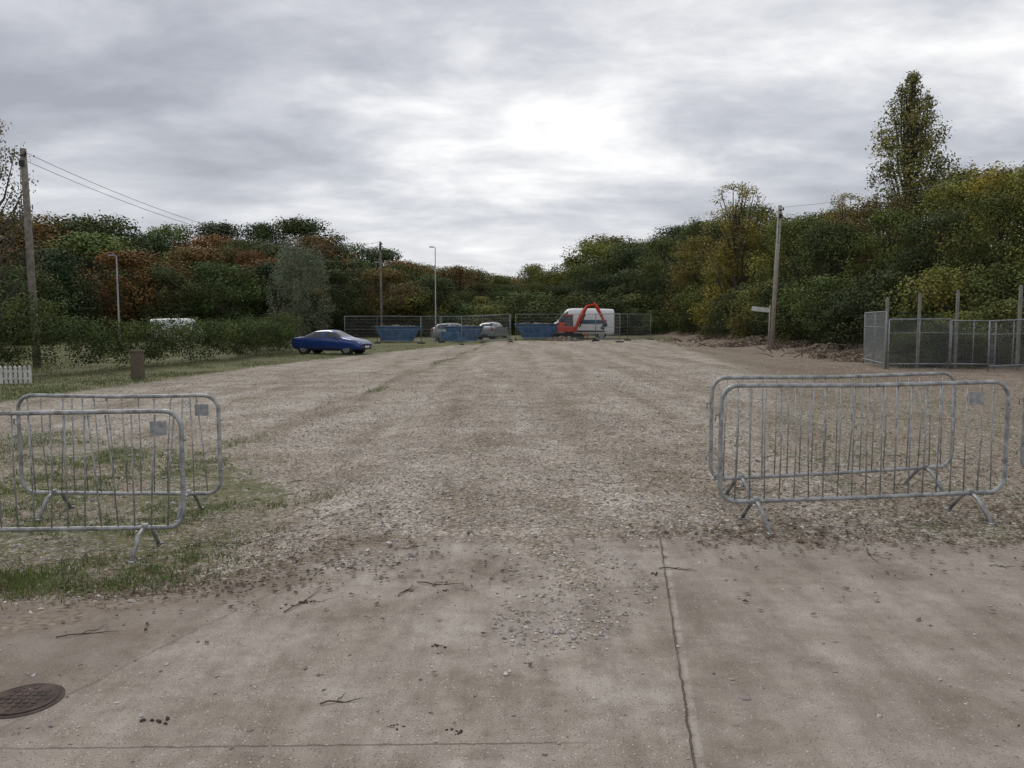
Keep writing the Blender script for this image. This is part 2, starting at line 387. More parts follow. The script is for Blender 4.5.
def clods():
    mb=MB()
    P=[(-.40,4.60,.02),(-1.18,4.42,.022),(-1.25,4.36,.018),(-.36,3.80,.02),(-.47,3.02,.016),(-.22,2.98,.016),(-1.42,3.05,.028),(.92,4.93,.022),(-1.6,4.9,.02)]
    for (x,y,r) in P:
        for q in range(9):
            xx=x+random.gauss(0,r*1.1);yy=y+random.gauss(0,r*.8);rr=r*random.uniform(.18,.5)
            a=random.uniform(0,3.1);cx_,sy_=math.cos(a)*rr,math.sin(a)*rr
            mb.tube([(xx-cx_,yy-sy_,Hs(xx,yy)+rr*.1),(xx-cx_*.4,yy-sy_*.4,Hs(xx,yy)+rr*.35),(xx+cx_*.5,yy+sy_*.5,Hs(xx,yy)+rr*.3),(xx+cx_,yy+sy_,Hs(xx,yy)+.001)],[rr*.2,rr*.6,rr*.5,rr*.12],5)
    add_obj('soil_clods',mb.mesh('soil_clods',[simple('clod_soil',(.075,.055,.042),.95,scale=40)]))
    mb=MB()
    def twig(x,y,L,a,r=.0035,bend=.5,fork=True):
        pts=[];p=Vector((x,y));
        for i in range(6):
            pts.append((p.x,p.y,Hs(p.x,p.y)+.006+.006*math.sin(i*1.7)));a+=random.uniform(-bend,bend)*.6;p+=Vector((math.cos(a),math.sin(a)))*L/5
        mb.tube(pts,[r,r,r*.9,r*.8,r*.6,r*.35],5)
        if fork: 
            q=pts[2];twig(q[0],q[1],L*.45,a+random.choice([-1,1])*.8,r*.6,bend,False)
    for (x,y,L,a) in [(-.66,4.5,.22,1.2),(-.58,4.75,.28,-.6),(-1.25,4.25,.4,.9),(.95,5.02,.25,.05),(-2.3,3.9,.3,.1),(-1.0,5.0,.2,2.1),(-.8,3.2,.18,.6)]: twig(x,y,L,a)
    for i in range(70):
        twig(random.gauss(3.1,1.4),random.gauss(6.8,.9),random.uniform(.12,.4),random.uniform(0,6.28),.003)
    for i in range(45):
        twig(random.gauss(-2.6,1.0),random.gauss(5.6,.6),random.uniform(.1,.35),random.uniform(0,6.28),.0025)
    add_obj('fallen_twigs',mb.mesh('fallen_twigs',[simple('twig_bark',(.095,.068,.05),.9)]))
clods()
mb=MB();cx,cy=-2.06,3.24;z=Hs(cx,cy)
mb.tube([(cx,cy,z-.03),(cx,cy,z+.004)],.155,40);mb.tube([(cx,cy,z+.003),(cx,cy,z+.009)],[.135,.133],40)
for i in range(-3,4):
    for j in range(-3,4):
        if i*i+j*j<10: mb.box((cx+i*.033,cy+j*.033,z+.010),(.018,.018,.003))
add_obj('manhole_cover',mb.mesh('manhole_cover',[RUST]))

# ---------------------------------------------------------------- crowd barriers
def barrier(x0,y0,x1,y1,plate=True,seed=0,bent=0.,dz=0.,plate_u=.88,tilt=0.):
    r_=random.Random(seed)
    L=math.hypot(x1-x0,y1-y0);ang=math.atan2(y1-y0,x1-x0)
    z0=Hs(x0,y0);z1=Hs(x1,y1)
    mb=MB();T=1.10;B=.20;R=.13;r=.0175
    pts=[]
    def arc(cx,cz,a0,a1):
        for i in range(7):
            a=a0+(a1-a0)*i/6;pts.append((cx+R*math.cos(a),0,cz+R*math.sin(a)))
    arc(L-R,T-R,math.pi/2,0);arc(L-R,B+R,0,-math.pi/2);
    pts.append((L*.5,.006,B-.008))
    arc(R,B+R,-math.pi/2,-math.pi);arc(R,T-R,math.pi,math.pi/2)
    pts.append((L*.5,-.008,T-.012))
    pts.append(pts[0]);
    mb.tube(pts,r,10,caps=False)
    n=int(round(L/.125));
    for i in range(1,n):
        u=L*i/n;b=bent*r_.gauss(0,1)+tilt*math.sin(i*.9+seed)
        b=max(-u+.03,min(L-u-.03,b))
        mb.tube([(u,0,B+.012),(u+b*.4+r_.gauss(0,.004),r_.gauss(0,.012),(T+B)/2),(u+b,0,T-.028)],.0062,6)
    for u in (.30,L-.30):
        for sgn in (-1,1):
            mb.tube([(u,0,B+.005),(u+.01*sgn,.10*sgn,B-.035),(u+.0,.25*sgn,.0)],[.016,.017,.016],8)
            mb.tube([(u,.225*sgn,.010),(u,.28*sgn,.004)],[.02,.022],8,flat=(1.2,.4))
        mb.tube([(u,0,B-.02),(u,0,B+.03)],.024,8)
    for zz in (.42,.88):
        mb.tube([(0,0,zz),(-.045,0,zz),(-.045,0,zz-.05)],.006,6)
        mb.tube([(L,0,zz),(L+.035,0,zz)],.010,6)
    if plate: mb.box((L*plate_u,-.014,T-.13),(.125,.004,.105),1)
    me=mb.mesh('crowd_barrier',[GALV,PLATE])
    o=add_obj('crowd_barrier',me,(x0,y0,z0+dz),(0,-math.atan2(z1-z0,L),ang));return o
barrier(1.60,6.05,4.02,6.42,True,1,.004,tilt=.006)
barrier(1.76,6.98,4.24,7.60,False,2,.008,tilt=.01)
barrier(4.66,7.2,6.9,6.5,False,3,.004)
barrier(-4.90,5.94,-2.52,6.02,True,4,.03,plate_u=.93,tilt=.04)
barrier(-4.52,7.25,-2.66,7.18,True,5,.02,plate_u=.92,tilt=.03)
barrier(-7.4,6.2,-5.0,6.25,False,6,.004)

# ---------------------------------------------------------------- foliage generator
def leaves(blobs,density,leaf,tintvar=.35,hue=.055,up=.35):
    Vs=[];Cs=[]
    for b in blobs:
        cx,cy,cz,rx,ry,rz=b[:6]
        area=4*math.pi*((rx*ry)**1.6/3+(rx*rz)**1.6/3+(ry*rz)**1.6/3)**(1/1.6)
        n=max(12,int(area*density))
        d=rng.normal(size=(n,3));d/=np.linalg.norm(d,axis=1)[:,None]
        rf=1-(rng.random(n)**1.7)*.65
        bump=1+.22*np.sin(d[:,0]*5+cx*3)*np.sin(d[:,1]*6+cy)+.15*np.sin(d[:,2]*9+cz)
        rf=rf*bump
        p=np.array([cx,cy,cz])+d*np.array([rx,ry,rz])*rf[:,None]
        nn=d*.9+rng.normal(size=(n,3))*.5+np.array([0,0,up]);nn/=np.linalg.norm(nn,axis=1)[:,None]
        t1=np.cross(nn,rng.normal(size=(n,3)));t1/=np.linalg.norm(t1,axis=1)[:,None]
        t2=np.cross(nn,t1)
        s=leaf*(.55+.75*rng.random(n));t1=t1*s[:,None]*.58;t2=t2*s[:,None]*.42
        q=np.stack([p-t1,p-t2,p+t1,p+t2],1)
        bt=1+tintvar*rng.normal()*.6
        v=np.clip(bt*(1+rng.normal(0,.13,n)),.3,1.9)
        hv=rng.normal(0,hue)+rng.normal(0,hue*.5,n)
        col=np.stack([v*(1+hv),v,v*(1-.4*hv)],1)
        if len(b)>6 and b[6] is not None: col=col*np.array(b[6])
        Vs.append(q.reshape(-1,3));Cs.append(np.repeat(np.clip(col,0,4),4,0))
    V=np.concatenate(Vs);C=np.concatenate(Cs)
    return V,np.arange(len(V)).reshape(-1,4),C
def combine(name,leafdata,mb):
    V,Fq,C=leafdata
    if mb is not None and mb.v:
        bv=np.array([tuple(v) for v in mb.v]);quads=[f for f in mb.f if len(f)==4]
        nb=len(V);V=np.concatenate([V,bv]);C=np.concatenate([C,np.ones((len(bv),3))])
        bf=np.array(quads)+nb;mi=np.concatenate([np.zeros(len(Fq),int),np.ones(len(bf),int)])
        Fq=np.concatenate([Fq,bf])
    else: mi=np.zeros(len(Fq),int)
    return raw_mesh(name,V,Fq,[LEAF,BARK],mi,C)
def tree_mesh(name,h=10.,w=7.,base=.12,n=34,leaf=.2,dens=9.,seed=0,shape='round',blob=(.13,.22),trunk=.018):
    R=random.Random(seed);bl=[];mb=MB()
    tr=h*trunk
    lean=(R.uniform(-.03,.03)*h,R.uniform(-.03,.03)*h)
    tp=[(lean[0]*u*u,lean[1]*u*u,h*.88*u-.3*(u==0)) for u in (0,.15,.35,.6,.85,1)]
    mb.tube(tp,[tr*1.35,tr,tr*.8,tr*.5,tr*.25,tr*.08],8,1,caps=False)
    pk=R.uniform(.40,.62)
    for i in range(n):
        u=R.random()
        zz=base+(1-base)*(u**.8)
        if shape=='round': prof=math.sqrt(max(.02,1-((zz-pk)/(1.02-pk if zz>pk else .6))**2))
        elif shape=='column': prof=(min(1,.60+(zz-base)*1.6) if zz<.5 else 1)*(1 if zz<.6 else max(.12,1-((zz-.6)/.42)**1.9))
        elif shape=='bush': prof=math.sqrt(max(.05,1-(max(0,zz-.1)/.95)**2))
        else: prof=math.sqrt(max(.02,1-((zz-.6)/.45)**2))
        a=R.random()*6.283;rr=prof*w/2*(R.random()**.45)*.82
        br=w*R.uniform(*blob)*(.75+.35*prof)*(.55+.45*prof if shape=='column' else 1)
        c=(rr*math.cos(a)+lean[0]*zz,rr*math.sin(a)+lean[1]*zz,min(zz*h,h-br*.6))
        rz=br*R.uniform(.65,1.0)*(1.5 if shape=='column' else 1)
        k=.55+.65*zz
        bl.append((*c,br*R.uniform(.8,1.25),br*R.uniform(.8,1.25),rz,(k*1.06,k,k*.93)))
        if i%2==0:
            q=max(.08,min(.8,zz-.22));st=Vector((lean[0]*q*q,lean[1]*q*q,q*h*.88));en=Vector(c)
            mid=(st+en)/2+Vector((R.uniform(-.04,.04)*w,R.uniform(-.04,.04)*w,-.02*h))
            mb.tube([st,mid,en],[tr*.45,tr*.26,tr*.07],5,1,caps=False)
            for k_ in range(2):
                e2=en+Vector((R.uniform(-1,1),R.uniform(-1,1),R.uniform(.1,1)))*br*1.0
                mb.tube([en,(en+e2)/2,e2],[tr*.09,tr*.06,tr*.02],4,1,caps=False)
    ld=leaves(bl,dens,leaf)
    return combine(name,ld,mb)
DG=(.070,.096,.036);MG=(.104,.136,.042);OL=(.165,.172,.050);YG=(.25,.226,.055);BR=(.155,.120,.052);RU=(.180,.112,.046);GG=(.165,.190,.125);VD=(.050,.072,.031)
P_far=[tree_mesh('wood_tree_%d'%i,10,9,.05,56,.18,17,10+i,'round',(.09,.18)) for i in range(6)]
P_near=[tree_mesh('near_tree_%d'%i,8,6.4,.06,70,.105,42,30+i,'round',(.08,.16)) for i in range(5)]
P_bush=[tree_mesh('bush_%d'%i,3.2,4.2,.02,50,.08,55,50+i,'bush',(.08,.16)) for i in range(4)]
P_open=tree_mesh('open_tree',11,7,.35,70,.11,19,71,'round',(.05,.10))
def empty(name):
    e=bpy.data.objects.new(name,None);scene.collection.objects.link(e);return e
wood=empty('distant_woodland')
def jit(c,a=.14):
    k=1+random.gauss(0,a);return tuple(max(.005,q*k*(1+random.gauss(0,.04))) for q in c)
def wtree(x,y,top,col,wsc=1.,par=wood,protos=P_far,ph=10.,nm='tree'):
    g=Hs(x,y);s=max(.2,(top-g+.3)/ph)
    return add_obj(nm,random.choice(protos),(x,y,g-.3),(0,0,random.uniform(0,6.28)),(s*wsc,s*wsc,s),par,jit(col))
tabX=[-130,-95,-77,-68,-62,-54,-47,-40,-32,-25,-17,-9,-2,4,9,13,17,21,35,60]
tabT=[19,18,15,16.0,16.6,15.2,15.2,16.6,15.6,13.8,12.6,9.6,8.4,10.8,12.4,14.2,16.2,14.6,16,18]
pal=[DG,MG,VD,BR,DG,DG,RU,DG,DG,BR,VD,MG]
for row,(Y,fr,stp) in enumerate([(134,1.0,6.2),(122,.90,5.8),(112,.76,5.4),(103,.60,5),(95,.46,4.6)]):
    x=-Y*.80
    while x<Y*.45:
        xe=x*120/Y
        top=np.interp(xe,tabX,tabT)*fr*(Y/120)*random.uniform(.84,1.06)
        if -12<x<0: top*=.95
        p=pal if x<-5 else [DG,MG,VD,DG,OL,MG]
        c=random.choice(p)
        if row>=3 and random.random()<.5: c=random.choice([DG,VD,MG,BR])
        wtree(x,Y+random.uniform(-3,3),top,c,random.uniform(.8,1.15)*(1.0 if row<3 else 1.25))
        x+=stp*random.uniform(.7,1.3)
for Y,T_ in((170,11),(230,15)):
    x=-Y*.75
    while x<Y*.7:
        wtree(x,Y+random.uniform(-6,6),T_*random.uniform(.8,1.05)*(1+.5*min(1,abs(x)/80)),random.choice([DG,BR,MG,DG]),1.5);x+=9
x=-52
while x<16:
    wtree(x,86+random.uniform(-3,3),random.uniform(2.6,4.6)+(2 if x<-25 else 0),random.choice([DG,MG,VD,DG,OL]),1.7,wood,P_bush,3.2);x+=2.6
lw=empty('woodland_edge')
for (x,y,t,c) in [(-44,60,9.0,DG),(-50,66,10.2,BR),(-38,66,7.2,VD),(-34,72,7.6,RU),(-31,72,6.2,DG),(-41,78,9.8,MG),(-52,80,12.6,BR),(-60,84,13.5,DG),(-27,74,6.8,DG),(-23,78,7.2,VD),(-48,54,7.8,MG),(-36,58,5.4,DG),(-33,84,9.0,BR),(-46,88,12.8,DG),(-26,88,8.2,RU),(-18,82,6.6,DG),(-14,86,7.0,BR),(-9,88,6.2,DG),(-57,64,10,DG),(-33,48,3.6,VD),(-33,44,5,DG),(-27.5,40,5.2,VD),(-24,34,4.2,DG),(-29,38,6.4,MG),(-21.5,30,3.0,VD),(-19.5,27.5,2.7,DG)]:
    wtree(x,y,t,c,1.25,lw,P_far if y>45 else P_near,10. if y>45 else 8.)
def T(name,x,y,top,col,protos=P_near,ph=8.,wsc=1.):
    g=Hs(x,y);s=(top-g+.15)/ph
    add_obj(name,random.choice(protos) if isinstance(protos,list) else protos,(x,y,g-.15),(0,0,random.uniform(0,6.28)),(s*wsc,s*wsc,s),None,jit(col,.08))
def willow():
    R=random.Random(3);bl=[]
    for i in range(95):
        z=R.random()**.85;prof=math.sqrt(max(.05,1-((z-.36)/.68)**2));a=R.random()*6.28;rr=prof*2.25*R.random()**.5
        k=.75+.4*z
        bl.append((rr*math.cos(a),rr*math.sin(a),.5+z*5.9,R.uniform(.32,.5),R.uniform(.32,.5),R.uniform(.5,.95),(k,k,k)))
    mb=MB();mb.tube([(0,0,-.3),(0,.05,2),(.1,0,5)],[.2,.14,.04],8,1,caps=False)
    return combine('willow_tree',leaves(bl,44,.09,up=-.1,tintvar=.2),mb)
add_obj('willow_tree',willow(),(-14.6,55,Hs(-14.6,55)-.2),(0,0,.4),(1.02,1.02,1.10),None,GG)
pop=tree_mesh('poplar_tree',18.2,6.0,.20,200,.14,22,93,'column',(.075,.135),.014)
add_obj('poplar_tree',pop,(26.8,55,Hs(26.8,55)-1.9),(0,0,1),(1,1,1),None,(.185,.195,.080))
add_obj('birch_tree',P_open,(-22.3,34,Hs(-22.3,34)-.2),(0,0,2.2),(.78,.78,1.0),None,(.16,.17,.10))
add_obj('birch_tree',P_open,(-27,37,Hs(-27,37)-.2),(0,0,.2),(1.,1.,.86),None,(.15,.155,.09))
for (x,y,t,c,w) in [
 (15.8,96,9.0,DG,1.1),(17,88,10.6,MG,1.1),(19,80,11.4,DG,1.0),(22,90,12.5,OL,1.1),
 (17.8,75,9.4,OL,1.0),(21,72,11.8,MG,1.),(18.3,64,9.4,YG,1.),
 (21,60,9.2,OL,1.1),(19.2,54,8.4,MG,1.05),(23.5,56,9.4,OL,1.1),(19.0,48,7.4,DG,1.05),(22.5,49,8.8,BR,1.1),
 (20.3,43.5,7.4,MG,1.05),(24.5,45,9.1,OL,1.1),(20.6,39,6.8,DG,1.05),(24.2,40,9.0,YG,1.),(21,34.8,7.0,MG,1.05),(24.6,35.5,8.8,OL,1.1),
 (22,31,7.6,OL,1.05),(26,31,9.2,YG,1.1),(23,27,8.0,MG,1.1),(29,50,10.6,MG,1.2),(33,58,12.4,OL,1.2),(30,40,11.2,OL,1.2)]:
    T('deciduous_tree',x,y,t,c,wsc=w)
T('ash_tree',17.6,63,12.2,(.27,.25,.085),P_open,11.,1.05)
T('ash_tree',21.5,52,9.7,(.22,.20,.08),P_open,11.,.9)
T('ash_tree',24,36,9.4,(.23,.225,.085),P_open,11.,1.0)
bb=empty('bramble_thicket')
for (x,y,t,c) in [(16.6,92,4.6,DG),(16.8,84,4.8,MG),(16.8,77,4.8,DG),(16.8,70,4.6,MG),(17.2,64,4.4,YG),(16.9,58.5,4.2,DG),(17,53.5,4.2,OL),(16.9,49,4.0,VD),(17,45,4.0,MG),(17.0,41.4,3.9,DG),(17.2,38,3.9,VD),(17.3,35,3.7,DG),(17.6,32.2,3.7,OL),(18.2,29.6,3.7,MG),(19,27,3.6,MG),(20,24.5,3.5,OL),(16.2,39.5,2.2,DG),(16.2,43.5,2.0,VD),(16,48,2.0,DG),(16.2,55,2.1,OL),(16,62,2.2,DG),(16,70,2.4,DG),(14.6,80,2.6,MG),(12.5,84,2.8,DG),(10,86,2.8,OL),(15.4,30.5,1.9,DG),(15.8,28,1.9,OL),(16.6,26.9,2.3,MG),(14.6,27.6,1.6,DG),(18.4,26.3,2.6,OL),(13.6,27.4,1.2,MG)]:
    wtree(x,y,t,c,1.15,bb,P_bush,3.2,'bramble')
def hedge():
    R=random.Random(11);bl=[]
    path=[(-21,20.5,2.3),(-17.5,22.5,2.6),(-15.3,24,2.7),(-14.2,26,2.2),(-13.6,29,1.85),(-13,33,1.8),(-12.4,37,1.8),(-12.0,41,1.9),(-12.6,45,2.1),(-14.5,48,2.1)]
    for (a,b) in zip(path[:-1],path[1:]):
        L=math.hypot(b[0]-a[0],b[1]-a[1]);k=int(L*26)
        for i in range(k):
            u=i/k;x=a[0]+(b[0]-a[0])*u;y=a[1]+(b[1]-a[1])*u;h=a[2]+(b[2]-a[2])*u
            h*=.84+.30*float(vn(np.array([x*.9]),np.array([y*.9]),5)[0])
            ox=R.gauss(-.55,.55);oy=R.gauss(.3,.5);z=R.random()**.65
            g=Hs(x+ox,y+oy);r=R.uniform(.2,.42)
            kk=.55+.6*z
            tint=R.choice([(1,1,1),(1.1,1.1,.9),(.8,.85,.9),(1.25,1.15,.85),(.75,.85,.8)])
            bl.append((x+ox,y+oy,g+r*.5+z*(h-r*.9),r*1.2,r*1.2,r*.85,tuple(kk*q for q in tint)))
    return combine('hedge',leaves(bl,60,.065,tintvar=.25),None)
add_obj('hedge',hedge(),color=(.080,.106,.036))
# ---------------------------------------------------------------- poles, wires, lamps
def pole(name,x,y,top,r=.13,lean=(0,0),mat=WOOD,arm=True):
    g=Hs(x,y);mb=MB()
    mb.tube([(x,y,g-.4),(x+lean[0]*.5,y+lean[1]*.5,(g+top)/2),(x+lean[0],y+lean[1],top)],[r,r*.86,r*.72],12)
    tx,ty=x+lean[0],y+lean[1]
    if arm:
        mb.tube([(tx-.10,ty-.1,top-.25),(tx+.14,ty-.1,top-.25)],.03,6,1)
        mb.tube([(tx+.14,ty-.1,top-.25),(tx+.14,ty-.1,top-.12)],[.045,.035],8,1)
        mb.box((tx,ty-.12,top-.55),(.16,.1,.22),1)
        mb.tube([(tx-.08,ty-.1,top-.6),(tx-.09,ty-.09,g+1)],.012,5,1)
    add_obj(name,mb.mesh(name,[mat,DARK]));return (tx,ty,top)
t1=pole('utility_pole',-17.9,30,7.9,.15,(-.15,0))
t2=pole('utility_pole',-10.8,66,8.0,.12)
t3=pole('utility_pole',13.85,42.5,7.6,.14,(.25,0),WOODL)
t4=pole('utility_pole',24,21,8.6,.14)
def wire(a,b,sag,r=.012,n=24):
    mb=MB();a=Vector(a);b=Vector(b);P=[]
    for i in range(n+1):
        u=i/n;p=a+(b-a)*u;p.z-=sag*4*u*(1-u);P.append(p)
    mb.tube(P,r,4);add_obj('overhead_wire',mb.mesh('overhead_wire',[CABLE]))
wire((t1[0],t1[1],t1[2]-.1),t2,1.6,.010);wire((t1[0],t1[1],t1[2]-.4),(t2[0],t2[1],t2[2]-.35),1.5,.010)
wire((t3[0],t3[1],t3[2]-.1),t4,.7,.008)
def lamp(x,y,top,head=1):
    g=Hs(x,y);mb=MB()
    mb.tube([(x,y,g-.2),(x,y,g+1.2),(x,y,g+1.25),(x,y,top)],[.09,.09,.05,.035],10)
    mb.tube([(x,y,top),(x+.05*head,y,top+.04),(x+.2*head,y,top+.06)],.025,8)
    mb.box((x+.3*head,y,top+.06),(.36,.2,.08),1,bev=.05)
    add_obj('street_lamp',mb.mesh('street_lamp',[PLATE,PLATE]))
lamp(-6.3,66,7.5,-1);lamp(-24.6,50,5.55,-1)
mb=MB();g=Hs(13.5,42);mb.tube([(13.5,42,g-.2),(13.55,42,g+2.3)],.04,8)
mb.box((13.05,41.94,g+2.10),(.95,.03,.24),1,Matrix.Rotation(.10,3,'Y'))
mb.tube([(13.56,41.97,g+2.12),(13.5,41.97,g+2.1)],.02,6)
add_obj('direction_sign',mb.mesh('direction_sign',[WOODL,WHITEF]))
mb=MB();x,y=-11.3,24.0;g=Hs(x,y)
mb.box((x,y,g+.40),(.32,.32,.84),0,bev=.04,taper=.94);mb.box((x,y,g+.85),(.36,.36,.06),0,bev=.04)
add_obj('stone_bollard',mb.mesh('stone_bollard',[simple('weathered_post',(.12,.10,.07),.9,bump=.5)]))
mb=MB()
for i in range(42):
    x=-19.0+i*.135;y=22.2;g=Hs(x,y)
    mb.box((x,y,g+.23),(.08,.02,.46),0);mb.tube([(x,y-.01,g+.46),(x,y-.01,g+.52)],[.05,.005],4)
for zz in(.16,.36): mb.box((-16.25,22.225,Hs(-16.2,22.2)+zz),(5.5,.025,.06),0)
add_obj('picket_fence',mb.mesh('picket_fence',[WHITEF]))

# ---------------------------------------------------------------- fence panels
def heras(x0,y0,x1,y1,h=2.0,name='site_fence_panel',sp=.11,banner=None,diag=False,wr=.0035,r=.02,feet=True):
    mb=MB();a=Vector((x0,y0,Hs(x0,y0)+.06));b=Vector((x1,y1,Hs(x1,y1)+.06));L=(b-a).length;u=(b-a).normalized();up=Vector((0,0,1))
    P=lambda s,z:a+u*s+up*z
    for s in(0,L): mb.tube([P(s,-.05),P(s,h)],r,8)
    for z in(.12,h): mb.tube([P(0,z),P(L,z)],r,8)
    if not diag:
        mb.tube([P(0,h*.5),P(L,h*.5)],r*.6,6)
        n=int(L/sp)
        for i in range(1,n): mb.tube([P(L*i/n,.12),P(L*i/n,h)],wr,4,caps=False)
        for i in range(1,int(h/.25)): mb.tube([P(0,.25*i),P(L,.25*i)],wr,4,caps=False)
    else:
        mb.tube([P(0,h*.72),P(L,h*.72)],r*.7,6)
        mb.tube([P(L/2,0),P(L/2,h)],r*.8,6)
        k=int((L+h)/sp)
        for i in range(k):
            s=i*sp
            s0=max(0,s-h);z0=s-s0;s1=min(L,s);z1=s-s1
            if s0<L and z0<=h+1e-4:
                mb.tube([P(s0,min(h,z0)),P(s1,z1)],wr,4,caps=False)
                mb.tube([P(L-s0,min(h,z0)),P(L-s1,z1)],wr,4,caps=False)
    nrm=u.cross(up)
    if feet:
        for s in(.0,L):
            c=P(s,-.03);mb.box(c,(.22,.6,.12),1,Matrix.Rotation(math.atan2(u.y,u.x),3,'Z'),bev=.04)
    if banner:
        s0,s1,z0,z1=banner
        nseg=14;bs=len(mb.v)
        for i in range(nseg+1):
            s=s0+(s1-s0)*i/nseg;o_=nrm*(.035+.02*math.sin(i*1.9))
            mb.v.append(P(s,z0+.05*math.sin(i))+o_);mb.v.append(P(s,z1-.12*abs(math.sin(i*.7)))+o_)
        for i in range(nseg): mb.f.append((bs+2*i,bs+2*i+2,bs+2*i+3,bs+2*i+1));mb.m.append(2);mb.s.append(True)
    add_obj(name,mb.mesh(name,[GALVD,DARK,BANNER]))
F_=[(-13.0,62,-10.2,60.4,None),(-10.2,60.4,-6.9,60.4,None),(-6.9,60.6,-5.6,63.6,None),(-5.6,62.2,-2.3,62.2,(.1,1.9,.1,.9)),(-2.3,62.2,-.2,63.2,None),(-3.6,57,-.1,58.2,None),
    (.3,63.6,3.6,63.8,None),(3.6,63.8,6.6,63.2,None),(6.6,63.2,9.0,62.2,None),(9.0,62.2,11.2,64.5,None),(6.3,60,7.7,57,None)]
for f in F_: heras(*f[:4],2.0,banner=f[4])
for (a,b,c,d,h,ft) in [(12.1,25.6,14.0,25.5,1.55,0),(14.05,25.5,15.4,25.4,1.50,0),(14.6,24.4,15.95,24.2,1.5,0),(16.0,24.2,18.4,24.0,1.5,0),(12.1,25.8,12.9,29.2,1.8,0)]:
    heras(a,b,c,d,h,'mesh_fence',.085,None,True,.0032,.022,False)
for (x,y,h) in [(12.15,25.9,2.3),(13.4,26.3,2.45),(14.7,26.4,2.55),(15.75,24.8,2.6),(17.2,25,2.6)]:
    mb=MB();g=Hs(x,y);mb.box((x,y,g+h/2),(.09,.09,h),0,bev=.015);mb.tube([(x,y,g+h),(x,y-.02,g+h+.03)],[.05,.02],6)
    add_obj('fence_post',mb.mesh('fence_post',[CONP]))

# ---------------------------------------------------------------- skips and vehicles
def skip(x,y,yaw,L=3.6,W=1.7,h=1.25):
    mb=MB();b=len(mb.v);t=.04
    def ring(l,w,z,s=0.):
        for (a,c) in((-l,-w),(l,-w),(l,w),(-l,w)): mb.v.append(Vector((a+s,c,z)))
    ring(L*.32,W*.46,.08);ring(L*.5,W*.5,h);ring(L*.5-t,W*.5-t,h);ring(L*.32-t,W*.46-t,.14)
    for k in range(3):
        for j in range(4): mb.f.append((b+k*4+j,b+k*4+(j+1)%4,b+k*4+4+(j+1)%4,b+k*4+4+j));mb.m.append(0);mb.s.append(False)
    for q in((b+3,b+2,b+1,b),(b+12,b+13,b+14,b+15)): mb.f.append(q);mb.m.append(0);mb.s.append(False)
    c=[(-L/2,-W/2,h),(L/2,-W/2,h),(L/2,W/2,h),(-L/2,W/2,h),(-L/2,-W/2,h)]
    for i in range(4): mb.tube([c[i],c[i+1]],.045,6)
    for s in(-1,1):
        for u in(-.28,0,.28): mb.tube([(u*L,s*(W*.465+.015),.12),(u*L*1.1,s*(W*.5+.015),h-.05)],.04,4)
        for u in(-.3,.3): mb.tube([(u*L,s*W*.5,h*.62),(u*L,s*(W*.5+.13),h*.62)],.04,8,1)
    for i in range(90):
        px,py=random.uniform(-.4,.4)*L,random.uniform(-.38,.38)*W;s_=random.uniform(.12,.4)
        mb.box((px,py,h-.22+random.uniform(0,.28)),(s_,s_*.6,s_*.4),random.choice([1,2,2]),Matrix.Rotation(random.random()*6,3,'Z')@Matrix.Rotation(random.random(),3,'X'))
    add_obj('rubbish_skip',mb.mesh('rubbish_skip',[SKIPB,DARK,SOIL]),(x,y,Hs(x,y)),(0,0,yaw))
skip(-9.2,64.5,.05);skip(-3.9,65.2,-.1,3.0);skip(2.1,66,.12,3.6)
